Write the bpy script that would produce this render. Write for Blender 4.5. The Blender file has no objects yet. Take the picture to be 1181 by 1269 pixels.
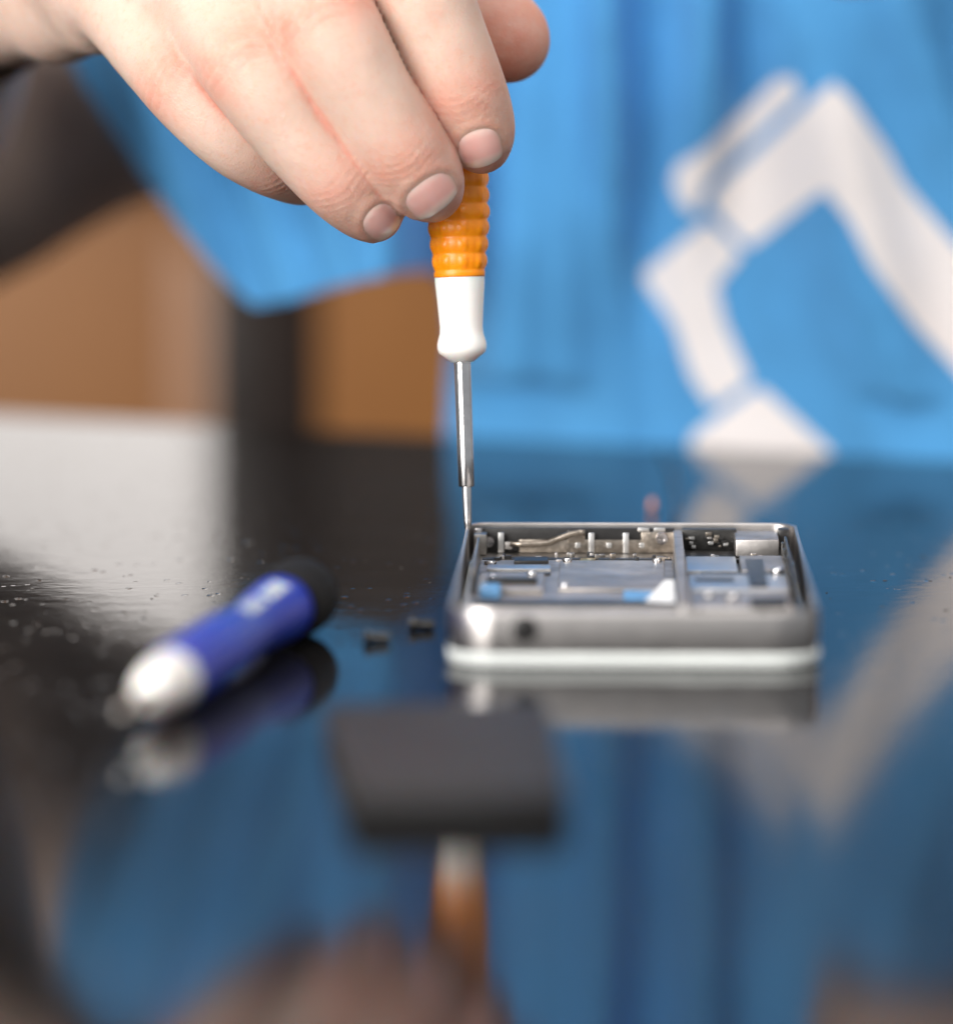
import bpy, bmesh, math, random
import numpy as np
from mathutils import Vector, Matrix, Quaternion

S = bpy.context.scene
COL = S.collection
rnd = random.Random(7)
PI = math.pi

# ------------------------------------------------------------------ camera
W, HH = 1181.0, 1269.0
F = 7400.0                         # focal length in photo pixels
TH = math.atan((634.5 + 210) / F)  # pitch down
CAM = Vector((0, -0.934, 0.1317))
FWD = Vector((0, math.cos(TH), -math.sin(TH)))
UP = Vector((0, math.sin(TH), math.cos(TH)))
RT = Vector((1, 0, 0))

def rdir(u, v):
    return FWD + RT * ((u - W / 2) / F) + UP * ((HH / 2 - v) / F)
def Pd(u, v, d):                   # point at a depth along the view axis
    return CAM + rdir(u, v) * d
def Pz(u, v, z):
    r = rdir(u, v); return CAM + r * ((z - CAM.z) / r.z)
def Py(u, v, y):
    r = rdir(u, v); return CAM + r * ((y - CAM.y) / r.y)

cd = bpy.data.cameras.new('camera')
cam = bpy.data.objects.new('camera', cd); COL.objects.link(cam)
cam.location = CAM
cam.rotation_euler = (PI / 2 - TH, 0, 0)
cd.sensor_fit = 'VERTICAL'; cd.sensor_height = 24.0
cd.lens = 24.0 * F / HH
cd.clip_start = 0.01; cd.clip_end = 60
cd.dof.use_dof = True
cd.dof.focus_distance = 1.045
cd.dof.aperture_fstop = cd.lens / 30.0
S.camera = cam
S.render.resolution_x = 952; S.render.resolution_y = 1024

# ------------------------------------------------------------------ helpers
def link(name, me, parent=None, mat=None, smooth=True):
    o = bpy.data.objects.new(name, me); COL.objects.link(o)
    if parent: o.parent = parent
    if mat: me.materials.append(mat)
    if smooth:
        for p in me.polygons: p.use_smooth = True
    return o
def obj(name, bm, mat, parent=None, smooth=True):
    me = bpy.data.meshes.new(name); bm.normal_update(); bm.to_mesh(me); bm.free()
    return link(name, me, parent, mat, smooth)
def from_arrays(name, V, Q, mat, parent=None, smooth=True):
    me = bpy.data.meshes.new(name); me.from_pydata([tuple(map(float, p)) for p in V], [], [tuple(map(int, q)) for q in Q]); me.update()
    return link(name, me, parent, mat, smooth)
def thing(name, label, cat, loc=(0, 0, 0), rotz=0, group=None):
    o = bpy.data.objects.new(name, None); COL.objects.link(o)
    o.empty_display_size = 0.01
    o.location = loc; o.rotation_euler = (0, 0, rotz)
    return tag(o, label, cat, group)
def tag(o, label, cat, group=None):
    o['label'] = label; o['category'] = cat
    if group: o['group'] = group
    return o
def auto(o, ang=35):
    me = o.data
    me.set_sharp_from_angle(angle=math.radians(ang))
    return o
def box(bm, x0, x1, y0, y1, z0, z1, bev=0.0):
    r = bmesh.ops.create_cube(bm, size=1.0)
    vs = r['verts']
    for v in vs:
        v.co = Vector((x0 + (v.co.x + .5) * (x1 - x0), y0 + (v.co.y + .5) * (y1 - y0), z0 + (v.co.z + .5) * (z1 - z0)))
    if bev > 0:
        es = list({e for v in vs for e in v.link_edges})
        bmesh.ops.bevel(bm, geom=es, offset=bev, segments=2, profile=.6, affect='EDGES')
def lathe(bm, prof, n=48, rfun=None, cap=True):
    """prof: list of (r, z) along local Z"""
    rings = []
    for (r, z) in prof:
        ring = []
        for k in range(n):
            a = 2 * PI * k / n
            rr = r if rfun is None else rfun(r, z, a)
            ring.append(bm.verts.new((rr * math.cos(a), rr * math.sin(a), z)))
        rings.append(ring)
    for i in range(len(rings) - 1):
        for k in range(n):
            bm.faces.new((rings[i][k], rings[i][(k + 1) % n], rings[i + 1][(k + 1) % n], rings[i + 1][k]))
    if cap:
        bm.faces.new(rings[0][::-1]); bm.faces.new(rings[-1])
    bmesh.ops.recalc_face_normals(bm, faces=bm.faces)
def tube(bm, pts, r, n=10):
    pts = [Vector(p) for p in pts]
    rr = r if isinstance(r, (list, tuple)) else [r] * len(pts)
    rings = []
    ref = Vector((0.13, 0.21, 0.97))
    for i, p in enumerate(pts):
        t = (pts[min(i + 1, len(pts) - 1)] - pts[max(i - 1, 0)]).normalized()
        a = t.cross(ref).normalized(); b = t.cross(a)
        rings.append([bm.verts.new(p + (a * math.cos(2 * PI * k / n) + b * math.sin(2 * PI * k / n)) * rr[i]) for k in range(n)])
    for i in range(len(rings) - 1):
        for k in range(n):
            bm.faces.new((rings[i][k], rings[i][(k + 1) % n], rings[i + 1][(k + 1) % n], rings[i + 1][k]))
    bm.faces.new(rings[0][::-1]); bm.faces.new(rings[-1])
    bmesh.ops.recalc_face_normals(bm, faces=bm.faces)
def rrect(w, h, r, n=10, oy=0.0, rf=None):
    """rounded rectangle outline, x in [-w/2,w/2], y in [0,h]"""
    out = []
    rf = rf or r
    for cx, cy, a0, r in ((w / 2 - r, r, -PI / 2, r), (w / 2 - rf, h - rf, 0, rf), (-w / 2 + rf, h - rf, PI / 2, rf), (-w / 2 + r, r, PI, r)):
        for k in range(n + 1):
            a = a0 + PI / 2 * k / n
            out.append((cx + r * math.cos(a), cy + r * math.sin(a) + oy))
    return out
def ring_sweep(bm, w, h, r, prof, n=12, rf=None):
    """prof = closed list of (inset, z) swept round a rounded rectangle"""
    loops = []
    for (ins, z) in prof:
        loops.append([bm.verts.new((x, y, z)) for x, y in rrect(w - 2 * ins, h - 2 * ins, max(r - ins, .0004), n, ins, max((rf or r) - ins, .0004))])
    m = len(loops)
    for i in range(m):
        A, B = loops[i], loops[(i + 1) % m]
        L = len(A)
        for k in range(L):
            bm.faces.new((A[k], A[(k + 1) % L], B[(k + 1) % L], B[k]))
    bmesh.ops.recalc_face_normals(bm, faces=bm.faces)

# ------------------------------------------------------------------ materials
class NT:
    def __init__(s, name):
        s.m = bpy.data.materials.new(name); s.m.use_nodes = True
        s.t = s.m.node_tree; s.b = s.t.nodes['Principled BSDF']
    def n(s, ty, **kw):
        q = s.t.nodes.new(ty)
        for k, v in kw.items():
            if k in q.inputs: q.inputs[k].default_value = v
            else: setattr(q, k, v)
        return q
    def l(s, a, b): s.t.links.new(a, b)
    def noise(s, scale, detail=4, rough=.55, vec=None):
        q = s.n('ShaderNodeTexNoise'); q.inputs['Scale'].default_value = scale
        q.inputs['Detail'].default_value = detail; q.inputs['Roughness'].default_value = rough
        s.l(vec if vec else s.coord(), q.inputs['Vector']); return q.outputs['Fac']
    def coord(s, sc=None):
        c = s.n('ShaderNodeTexCoord').outputs['Object']
        if sc:
            m = s.n('ShaderNodeMapping'); m.inputs['Scale'].default_value = sc; s.l(c, m.inputs['Vector']); return m.outputs['Vector']
        return c
    def ramp(s, fac, stops):
        q = s.n('ShaderNodeValToRGB'); s.l(fac, q.inputs['Fac'])
        e = q.color_ramp.elements
        while len(e) < len(stops): e.new(.5)
        for k, (p, c) in enumerate(stops):
            e[k].position = p; e[k].color = (*c, 1) if len(c) == 3 else c
        return q.outputs['Color']
    def bump(s, h, strength, dist, normal=None):
        q = s.n('ShaderNodeBump'); q.inputs['Strength'].default_value = strength; q.inputs['Distance'].default_value = dist
        s.l(h, q.inputs['Height'])
        if normal: s.l(normal, q.inputs['Normal'])
        return q.outputs['Normal']
    def mix(s, fac, a, b):
        q = s.n('ShaderNodeMix'); q.data_type = 'RGBA'
        if isinstance(fac, (int, float)): q.inputs[0].default_value = fac
        else: s.l(fac, q.inputs[0])
        for i, x in ((6, a), (7, b)):
            if isinstance(x, tuple): q.inputs[i].default_value = (*x, 1)
            else: s.l(x, q.inputs[i])
        return q.outputs[2]
    def set(s, **kw):
        for k, v in kw.items():
            k = k.replace('_', ' ')
            if isinstance(v, tuple) and len(v) == 3 and k not in ('Subsurface Radius',): v = (*v, 1)
            s.b.inputs[k].default_value = v
        return s

def simple(name, col, rough=.5, metal=0, var=.12, scale=300, bump=0, **kw):
    t = NT(name); t.set(Roughness=rough, Metallic=metal, **kw)
    f = t.noise(scale, 5)
    lo = tuple(c * (1 - var) for c in col); hi = tuple(min(c * (1 + var), .95) for c in col)
    t.l(t.ramp(f, [(.3, lo), (.7, hi)]), t.b.inputs['Base Color'])
    r = t.n('ShaderNodeMapRange'); r.inputs['To Min'].default_value = max(rough * .8, .02); r.inputs['To Max'].default_value = min(rough * 1.25, 1)
    t.l(t.noise(scale * 1.7, 4), r.inputs['Value']); t.l(r.outputs[0], t.b.inputs['Roughness'])
    if bump: t.l(t.bump(t.noise(scale * 3, 3), .5, bump), t.b.inputs['Normal'])
    return t.m

# skin
def skin_mat():
    t = NT('skin'); t.set(Roughness=.48)
    t.b.inputs['Subsurface Weight'].default_value = .55
    t.b.inputs['Subsurface Radius'].default_value = (1.0, .35, .2)
    t.b.inputs['Subsurface Scale'].default_value = .0034
    t.b.inputs['Specular IOR Level'].default_value = .35
    a = t.n('ShaderNodeAttribute'); a.attribute_name = 'blush_and_shade'
    big = t.noise(90, 4); fine = t.noise(700, 3)
    base = t.ramp(big, [(.3, (.565, .395, .318)), (.7, (.64, .47, .392))])
    mth = t.n('ShaderNodeMath', operation='MULTIPLY'); t.l(a.outputs['Fac'], mth.inputs[0])
    mr = t.n('ShaderNodeMapRange'); mr.inputs['From Min'].default_value = .25; mr.inputs['From Max'].default_value = .7
    mr.inputs['To Min'].default_value = .45
    t.l(t.noise(260, 5, .65), mr.inputs['Value']); t.l(mr.outputs[0], mth.inputs[1])
    c = t.mix(mth.outputs[0], base, (.60, .20, .135))
    c = t.mix(t.ramp(fine, [(.52, (0, 0, 0)), (.75, (.30, .30, .30))]), c, (.62, .27, .18))
    t.l(c, t.b.inputs['Base Color'])
    v = t.n('ShaderNodeTexVoronoi'); v.inputs['Scale'].default_value = 1500; v.feature = 'DISTANCE_TO_EDGE'
    t.l(t.coord(), v.inputs['Vector'])
    n1 = t.bump(v.outputs['Distance'], .4, .0002)
    n2 = t.bump(t.noise(420, 5, .6), .38, .0004, n1)
    t.l(n2, t.b.inputs['Normal'])
    return t.m
M_skin = skin_mat()
def nail_mat():
    t = NT('fingernail'); t.set(Roughness=.24)
    t.b.inputs['Subsurface Weight'].default_value = .5
    t.b.inputs['Subsurface Radius'].default_value = (1, .35, .25); t.b.inputs['Subsurface Scale'].default_value = .003
    a = t.n('ShaderNodeAttribute'); a.attribute_name = 'tipward'
    c = t.ramp(a.outputs['Fac'], [(.04, (.88, .62, .55)), (.30, (.86, .49, .44)), (.72, (.86, .47, .42)), (.88, (.92, .70, .61))])
    a2 = t.n('ShaderNodeAttribute'); a2.attribute_name = 'rim'
    c = t.mix(a2.outputs['Fac'], c, (.66, .40, .31))
    t.l(c, t.b.inputs['Base Color'])
    t.l(t.bump(t.noise(900, 2), .15, .0001), t.b.inputs['Normal'])
    return t.m
M_nail = nail_mat()

def cloth_mat(name, col, weave=2600, var=.12, sheen=.15):
    t = NT(name); t.set(Roughness=.85)
    t.b.inputs['Sheen Weight'].default_value = sheen
    f = t.noise(45, 5)
    c = t.ramp(f, [(.3, tuple(x * (1 - var) for x in col)), (.7, tuple(min(1, x * (1 + var)) for x in col))])
    t.l(c, t.b.inputs['Base Color'])
    w = t.n('ShaderNodeTexWave'); w.inputs['Scale'].default_value = weave / 6; w.inputs['Distortion'].default_value = 1.5
    w.bands_direction = 'DIAGONAL'; t.l(t.coord(), w.inputs['Vector'])
    n1 = t.bump(w.outputs['Fac'], .3, .0003)
    t.l(t.bump(t.noise(120, 5), .25, .002, n1), t.b.inputs['Normal'])
    return t.m
M_apron = cloth_mat('apron_cloth', (.075, .325, .66))
M_print = cloth_mat('apron_print', (.86, .80, .785), var=.04)
M_shirt = cloth_mat('shirt_cloth', (.55, .415, .345), var=.2)

def table_mat():
    t = NT('lacquered_table'); t.set(Roughness=.1, IOR=1.14)
    co = t.coord()
    t.l(t.ramp(t.noise(12, 6, .6, t.coord((1, 5, 1))), [(.3, (.006, .0056, .0056)), (.7, (.014, .013, .013))]), t.b.inputs['Base Color'])
    r = t.n('ShaderNodeMapRange'); r.inputs['From Min'].default_value = .3; r.inputs['From Max'].default_value = .75
    r.inputs['To Min'].default_value = .03; r.inputs['To Max'].default_value = .085
    t.l(t.noise(60, 7, .7), r.inputs['Value']); t.l(r.outputs[0], t.b.inputs['Roughness'])
    n1 = t.bump(t.noise(160, 5, .6), .065, .0006)
    # pits and small scratches in the lacquer
    v = t.n('ShaderNodeTexVoronoi'); v.inputs['Scale'].default_value = 330; v.inputs['Randomness'].default_value = 1
    t.l(t.coord((1, .45, 1)), v.inputs['Vector'])
    pit = t.ramp(v.outputs['Distance'], [(.05, (0, 0, 0)), (.22, (1, 1, 1))])
    gate = t.ramp(t.noise(38, 4, .6), [(.46, (1, 1, 1)), (.58, (0, 0, 0))])
    mx = t.n('ShaderNodeMath', operation='MAXIMUM'); t.l(pit, mx.inputs[0]); t.l(gate, mx.inputs[1])
    n2 = t.bump(mx.outputs[0], .22, .0004, n1)
    n3 = t.bump(t.noise(45, 3, .5, t.coord((1, .5, 1))), .022, .002, n2)
    t.l(n3, t.b.inputs['Normal'])
    return t.m
M_table = table_mat()
def wood_mat(name, a, b, sc=(3, 3, 22), rough=.4):
    t = NT(name); t.set(Roughness=rough)
    t.l(t.ramp(t.noise(4, 7, .6, t.coord(sc)), [(.3, a), (.7, b)]), t.b.inputs['Base Color'])
    return t.m
M_oak = wood_mat('orange_brown_wood', (.23, .082, .009), (.32, .122, .018), (22, 3, 3))
M_oakp = wood_mat('pale_wood', (.36, .19, .11), (.40, .215, .12), (22, 3, 3))
M_dark = wood_mat('dark_brown_wood', (.010, .0055, .004), (.022, .012, .008), (22, 3, 3))
M_wall = simple('dark_wall_paint', (.045, .032, .026), .7, 0, .15, 6)
M_floor = wood_mat('floorboards', (.09, .05, .03), (.16, .09, .05), (2, 14, 2))
M_frame = simple('white_window_paint', (.75, .74, .72), .45, 0, .04, 30)
def emit_mat(name, col, st):
    m = bpy.data.materials.new(name); m.use_nodes = True; t = m.node_tree
    t.nodes.remove(t.nodes['Principled BSDF']); e = t.nodes.new('ShaderNodeEmission')
    n = t.nodes.new('ShaderNodeTexNoise'); n.inputs['Scale'].default_value = 3; n.inputs['Detail'].default_value = 3
    c = t.nodes.new('ShaderNodeTexCoord'); t.links.new(c.outputs['Object'], n.inputs['Vector'])
    r = t.nodes.new('ShaderNodeValToRGB'); r.color_ramp.elements[0].position = .3; r.color_ramp.elements[1].position = .7
    r.color_ramp.elements[0].color = (*[x * .75 for x in col], 1); r.color_ramp.elements[1].color = (*col, 1)
    t.links.new(n.outputs['Fac'], r.inputs['Fac']); t.links.new(r.outputs['Color'], e.inputs['Color'])
    e.inputs['Strength'].default_value = st
    t.links.new(e.outputs[0], t.nodes['Material Output'].inputs['Surface']); return m
M_day = emit_mat('daylight_pane', (1, .94, .90), 1.55)

M_orange = simple('orange_grip_plastic', (.98, .285, .003), .36, 0, .06, 500, .00005)
M_orange.node_tree.nodes['Principled BSDF'].inputs['Subsurface Weight'].default_value = .15
M_orange.node_tree.nodes['Principled BSDF'].inputs['Subsurface Scale'].default_value = .002
M_white = simple('white_plastic', (.84, .82, .79), .32, 0, .03, 200, .00004, Subsurface_Weight=.4, Subsurface_Scale=.004)
M_steel = simple('polished_steel', (.60, .58, .58), .12, 1, .12, 300)
M_steel_d = simple('dull_steel', (.33, .31, .29), .34, 1, .25, 500, .00006)
M_black_steel = simple('blackened_steel', (.07, .068, .066), .35, .9, .3, 500)
M_band = simple('grey_anodised_band', (.54, .51, .495), .34, 1, .08, 260)
M_bezel = simple('white_bezel', (.74, .77, .75), .25, 0, .03, 120)
M_tin = simple('tin_shield', (.44, .415, .40), .46, 1, .3, 120, .0002)
M_tin_w = simple('bright_foil', (.64, .63, .62), .34, 1, .08, 90, .0003)
M_brass = simple('nickel_brass', (.34, .295, .25), .3, 1, .35, 700, .00008)
M_gold = simple('gold_contact', (.80, .55, .22), .3, 1, .2, 500)
M_black = simple('black_plastic', (.012, .011, .011), .38, 0, .3, 400, .00005)
M_matte = simple('matte_black_plastic', (.007, .0065, .006), .75, 0, .3, 400, .00005, Specular_IOR_Level=.2)
M_pcb = simple('dark_circuit_board', (.018, .017, .016), .35, 0, .4, 900, .0001)
M_batt = simple('black_battery_wrap', (.006, .0058, .0062), .5, 0, .25, 60, .0002, Specular_IOR_Level=.35)
M_blue = simple('blue_handle_plastic', (.005, .026, .36), .3, 0, .12, 150, Specular_IOR_Level=.35)
M_glass_d = simple('black_glass', (.045, .008, .012), .08, 0, .1, 50)
M_label = simple('white_label', (.80, .80, .80), .5, 0, .03, 200)
M_bluefilm_refl = simple('blue_film_and_reflection', (.12, .29, .52), .35, 0, .1, 200)
M_cream = simple('chrome_cap', (.78, .77, .74), .3, .0, .05, 200)
M_copper = simple('copper_crumb', (.62, .28, .18), .5, .3, .2, 800)

# ------------------------------------------------------------------ table and room
eA, eB = Pz(0, 513, 0), Pz(1181, 571, 0)
eslope = (eB.y - eA.y) / (eB.x - eA.x)
def edge_y(x): return eA.y + (x - eA.x) * eslope
print('edge', eA, eB, 'slope', eslope)
tb = thing('table', 'glossy black lacquered table top reflecting the blue apron', 'table', (0, 0, -.74))
bm = bmesh.new()
xl, xr = -.75, .75
pts = [(xl, -.55), (xr, -.55), (xr, edge_y(xr)), (xl, edge_y(xl))]
b_ = [bm.verts.new((x, y, .705)) for x, y in pts]; t_ = [bm.verts.new((x, y, .74)) for x, y in pts]
bm.faces.new(t_); bm.faces.new(b_[::-1])
for k in range(4): bm.faces.new((b_[k], b_[(k + 1) % 4], t_[(k + 1) % 4], t_[k]))
bmesh.ops.recalc_face_normals(bm, faces=bm.faces)
bmesh.ops.bevel(bm, geom=[e for e in bm.edges if e.verts[0].co.z > .73 and e.verts[1].co.z > .73], offset=.0015, segments=3, affect='EDGES')
auto(obj('tabletop', bm, M_table, tb), 30)
for x, y in ((-.68, -.48), (.68, -.48), (-.68, edge_y(-.68) - .1), (.68, edge_y(.68) - .1)):
    bm = bmesh.new(); box(bm, x - .03, x + .03, y - .03, y + .03, 0, .705, .003); obj('leg', bm, M_dark, tb, False)

def struct(name, bm, m):
    o = obj(name, bm, m, None, False); o['kind'] = 'structure'; return o
YW = 1.52
bm = bmesh.new(); box(bm, -3, 3, -2.5, YW + .2, -.80, -.74); struct('floor', bm, M_floor)
bm = bmesh.new(); box(bm, -3, 3, YW, YW + .1, -.738, 2.2); struct('wall', bm, M_wall)

cb = thing('wooden_cabinet', 'orange brown wooden cabinet front standing behind the table', 'cabinet', (0, YW - .26, -.738))
yc = YW - .28
bm = bmesh.new(); box(bm, -1.1, .5, 0, .25, 0, .742, .004); auto(obj('carcass', bm, M_oak, cb), 30)
xs = Py(246, 420, yc - .02).x
bm = bmesh.new(); box(bm, xs - .0075, xs + .0075, -.014, -.001, .03, .72, .002); auto(obj('door_edge_strip', bm, M_oakp, cb), 30)
bm = bmesh.new(); box(bm, -1.12, .52, -.016, .255, .7425, .765, .004); auto(obj('top', bm, M_oak, cb), 30)

pp = Pd(330, 450, 1.62)
bm = bmesh.new(); box(bm, -.0145, .0145, -.014, .014, 0, 1.25, .003)
o = auto(obj('wooden_post', bm, M_dark), 30); o.location = (pp.x, pp.y, -.7385)
tag(o, 'dark brown upright post between the table and the wooden cabinet', 'post')

wx1 = Py(268, 600, YW).x
wn = thing('window', 'bright daylight window above the cabinet mirrored pale in the table top', 'window', (wx1 - .531, YW, .04))
bm = bmesh.new(); box(bm, -.55, .53, -.012, -.006, .0, .95); obj('pane', bm, M_day, wn, False)
bm = bmesh.new()
box(bm, -.58, -.551, -.035, -.001, -.03, .98, .003); box(bm, .531, .56, -.035, -.001, -.03, .98, .003)
box(bm, -.5505, .5305, -.035, -.001, -.03, -.001, .003); box(bm, -.5505, .5305, -.035, -.001, .951, .98, .003)
auto(obj('frame', bm, M_frame, wn), 30)

# ------------------------------------------------------------------ the open phone
ph_near = Pz(785, 829, 0)
PW, PL = .0591, .1215
ph = thing('open_smartphone', 'grey metal smartphone with its cover off and its circuitry showing', 'phone', ph_near, math.radians(-1.3))
ph.location.y = ph_near.y
def band_prof():
    o = []
    for k in range(9):                        # bulging outer face from bottom to top
        q = k / 8; o.append((.0001 + .00022 * (2 * q - 1) ** 2, .0024 + .0067 * q))
    o += [(.0004, .00922), (.0006, .0092), (.0008, .0090), (.0009, .0030)]
    return o
bm = bmesh.new(); ring_sweep(bm, PW, PL, .0076, band_prof(), 14, .0048); band = auto(obj('side_band', bm, M_band, ph), 40)
bm = bmesh.new()
pr = [(.0001, .0010), (-.0001, .0012), (-.00015, .0016), (-.0001, .0020), (.0001, .0022), (.0008, .0023), (.003, .0023), (.003, .0005), (.0008, .0005), (.0001, .0005)]
ring_sweep(bm, PW, PL, .0079, pr, 14, .0051); auto(obj('bezel', bm, M_bezel, ph), 40)
bm = bmesh.new()
L0 = [bm.verts.new((x, y, .0001)) for x, y in rrect(PW - .002, PL - .002, .0066, 10, .001, .0040)]
L1 = [bm.verts.new((x, y, .0018)) for x, y in rrect(PW - .0014, PL - .0014, .0070, 10, .0007, .0044)]
n = len(L0)
for k in range(n): bm.faces.new((L0[k], L0[(k + 1) % n], L1[(k + 1) % n], L1[k]))
bm.faces.new(L0[::-1]); bm.faces.new(L1); auto(obj('screen_glass', bm, M_glass_d, ph), 30)
# inner tray
bm = bmesh.new(); 
L1 = [bm.verts.new((x, y, .0042)) for x, y in rrect(PW - .0030, PL - .0030, .0060, 10, .0015, .0034)]
L0 = [bm.verts.new((x, y, .0036)) for x, y in rrect(PW - .0030, PL - .0030, .0060, 10, .0015, .0034)]
for k in range(n): bm.faces.new((L0[k], L0[(k + 1) % n], L1[(k + 1) % n], L1[k]))
bm.faces.new(L0[::-1]); bm.faces.new(L1); auto(obj('inner_tray', bm, M_steel_d, ph), 30)
def pbox(name, x0, x1, y0, y1, z0, z1, m, bev=.0002):
    bm = bmesh.new(); box(bm, x0 * .001, x1 * .001, y0 * .001, y1 * .001, z0 * .001, z1 * .001, bev)
    return auto(obj(name, bm, m, ph), 30)
def pscrew(x, y, z, r=1.0, horiz=False):
    bm = bmesh.new()
    lathe(bm, [(r * .001, 0), (r * .001, .0004), (r * .0009, .0006), (r * .00045, .0006), (r * .0004, .0003)], 20)
    if horiz: bmesh.ops.rotate(bm, verts=bm.verts, matrix=Matrix.Rotation(PI / 2, 3, 'X'))
    bmesh.ops.translate(bm, verts=bm.verts, vec=(x * .001, y * .001, z * .001))
    return auto(obj('screw', bm, M_steel, ph), 30)
# headphone socket in the near end
jx = (650 - 785) / 7.85
bm = bmesh.new(); lathe(bm, [(.0017, 0), (.0021, 0), (.0021, .0009), (.0015, .0011), (.0013, .0009), (.0012, .0001)], 28)
bmesh.ops.rotate(bm, verts=bm.verts, matrix=Matrix.Rotation(PI / 2, 3, 'X'))
bmesh.ops.translate(bm, verts=bm.verts, vec=(jx * .001, .0007, .0063)); auto(obj('headphone_socket', bm, M_black, ph), 40)
bm = bmesh.new(); lathe(bm, [(.0014, 0), (.0014, .0003)], 24)
bmesh.ops.rotate(bm, verts=bm.verts, matrix=Matrix.Rotation(PI / 2, 3, 'X'))
bmesh.ops.translate(bm, verts=bm.verts, vec=(jx * .001, -.0001, .0063)); auto(obj('socket_hole', bm, M_black, ph), 40)
# far inner wall:  x(mm) from photo column (7.05 px/mm there, centre 780)
fx = lambda u: (u - 780) / 7.05
YF = PL * 1000 - 2.6
pbox('rear_wall_insulator', fx(588), fx(834), YF - .6, YF + .2, 4.3, 8.6, M_black)
bm = bmesh.new()                              # stamped bracket: two heights, with tabs
box(bm, fx(640) * .001, fx(834) * .001, (YF - 1.6) * .001, (YF - 1.1) * .001, .0043, .0066, .0001)
box(bm, fx(700) * .001, fx(722) * .001, (YF - 1.62) * .001, (YF - 1.12) * .001, .0060, .0082, .0001)
box(bm, fx(792) * .001, fx(834) * .001, (YF - 1.64) * .001, (YF - 1.14) * .001, .0050, .0080, .0001)
auto(obj('stamped_bracket', bm, M_brass, ph), 30)
for u in (617, 730, 773):
    pbox('bracket_tab', fx(u) - .5, fx(u) + .5, YF - 2.2, YF - 1.7, 4.3, 7.9, M_tin_w, .0001)
for u in (713, 752, 793):
    pbox('contact_pad', fx(u) - .45, fx(u) + .45, YF - 1.95, YF - 1.7, 5.2, 6.1, M_tin_w, .0001)
pscrew(fx(818), YF - 1.7, 6.9, 1.15, True); pscrew(fx(602), YF - .9, 6.1, 1.0, True)
bm = bmesh.new()
tube(bm, [(fx(u) * .001, (YF - 2.3) * .001, z * .001) for u, z in ((628, 5.9), (645, 5.85), (662, 5.95), (676, 6.2), (690, 7.0), (703, 7.75), (715, 8.0), (722, 7.95))], .00055, 10)
obj('antenna_wire', bm, M_brass, ph)
pbox('wire_clip', fx(622), fx(631), YF - 2.6, YF - 1.9, 5.0, 6.3, M_tin, .0002)
pbox('corner_block', -27.9, -25.6, YF - 5.5, YF - .5, 4.3, 8.0, M_steel_d, .0003)
pscrew(-27.2, YF - 1.6, 8.0, .8)
for u in (795, 815):
    pbox('contact_pad', fx(u) - 1.0, fx(u) + 1.0, YF - 1.0, YF - .7, 8.0, 8.7, M_tin_w, .0001)
# floor of the left bay
pbox('battery_bay', -26.4, 7.2, 22, 104, 4.25, 4.6, M_tin, .0002)
pbox('flex_cable', -25, -14, 86, 92, 4.65, 5.3, M_tin_w, .0002)
pbox('black_tape_and_gap', -26.2, -14, 81.5, 84.5, 4.65, 4.95, M_black, .0001)
pbox('black_tape_and_gap', -26.2, 7.0, 104.5, 107, 4.3, 4.7, M_pcb, .0001)
pbox('black_tape_and_gap', -26.3, 7.0, 40.5, 46, 4.65, 5.1, M_pcb, .0001)  # black strip standing in for the dark gap across the bay
pbox('cover_plate', -12.5, 5.6, 60, 99, 4.65, 5.15, M_tin, .0003)
pbox('flex_cable', -9, -6.4, 99.3, 104, 4.7, 5.0, M_gold, .0002)
pbox('flex_cable', -1.5, 3.5, 48, 59.5, 4.7, 5.0, M_bluefilm_refl, .0002)
pbox('foam_pad', -20.5, -14.5, 95, 101, 4.65, 5.6, M_black, .0003)
pbox('connector_strip', -24.5, -16, 62, 64.5, 5.6, 6.6, M_pcb, .0002)
for x_, y_ in ((-23.5, 70), (-17, 74.5), (-11.3, 62), (4.4, 97), (-11.2, 97.2)): pscrew(x_, y_, 5.1 if x_ > -13 else 5.6, .8)
for k in range(26):
    x_ = rnd.uniform(-26, 6); y_ = rnd.uniform(101, 110)
    pbox('chip', x_, x_ + rnd.uniform(.4, 1.4), y_, y_ + rnd.uniform(.5, 1.2), 4.3, 4.9 + rnd.uniform(0, .7), rnd.choice([M_black, M_tin, M_brass, M_steel_d, M_pcb]), .0001)

pbox('circuit_flap', -26, -15, 56, 78, 4.65, 5.6, M_tin, .0003)
pbox('blue_reflection', -25.5, -22.0, 50, 58, 4.65, 6.4, M_bluefilm_refl, .0006)  # blue block standing in for a reflection on the tray floor
bm = bmesh.new()
tri = [(2.0, 44), (7.0, 42), (7.0, 66), (5.5, 66)]
a_ = [bm.verts.new((x * .001, y * .001, .0047 + .0008 * (y > 50))) for x, y in tri]
c_ = [bm.verts.new((v.co.x, v.co.y, v.co.z + .0004)) for v in a_]
bm.faces.new(a_[::-1]); bm.faces.new(c_)
for k in range(4): bm.faces.new((a_[k], a_[(k + 1) % 4], c_[(k + 1) % 4], c_[k]))
obj('pull_tab', bm, M_label, ph, False)
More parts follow.
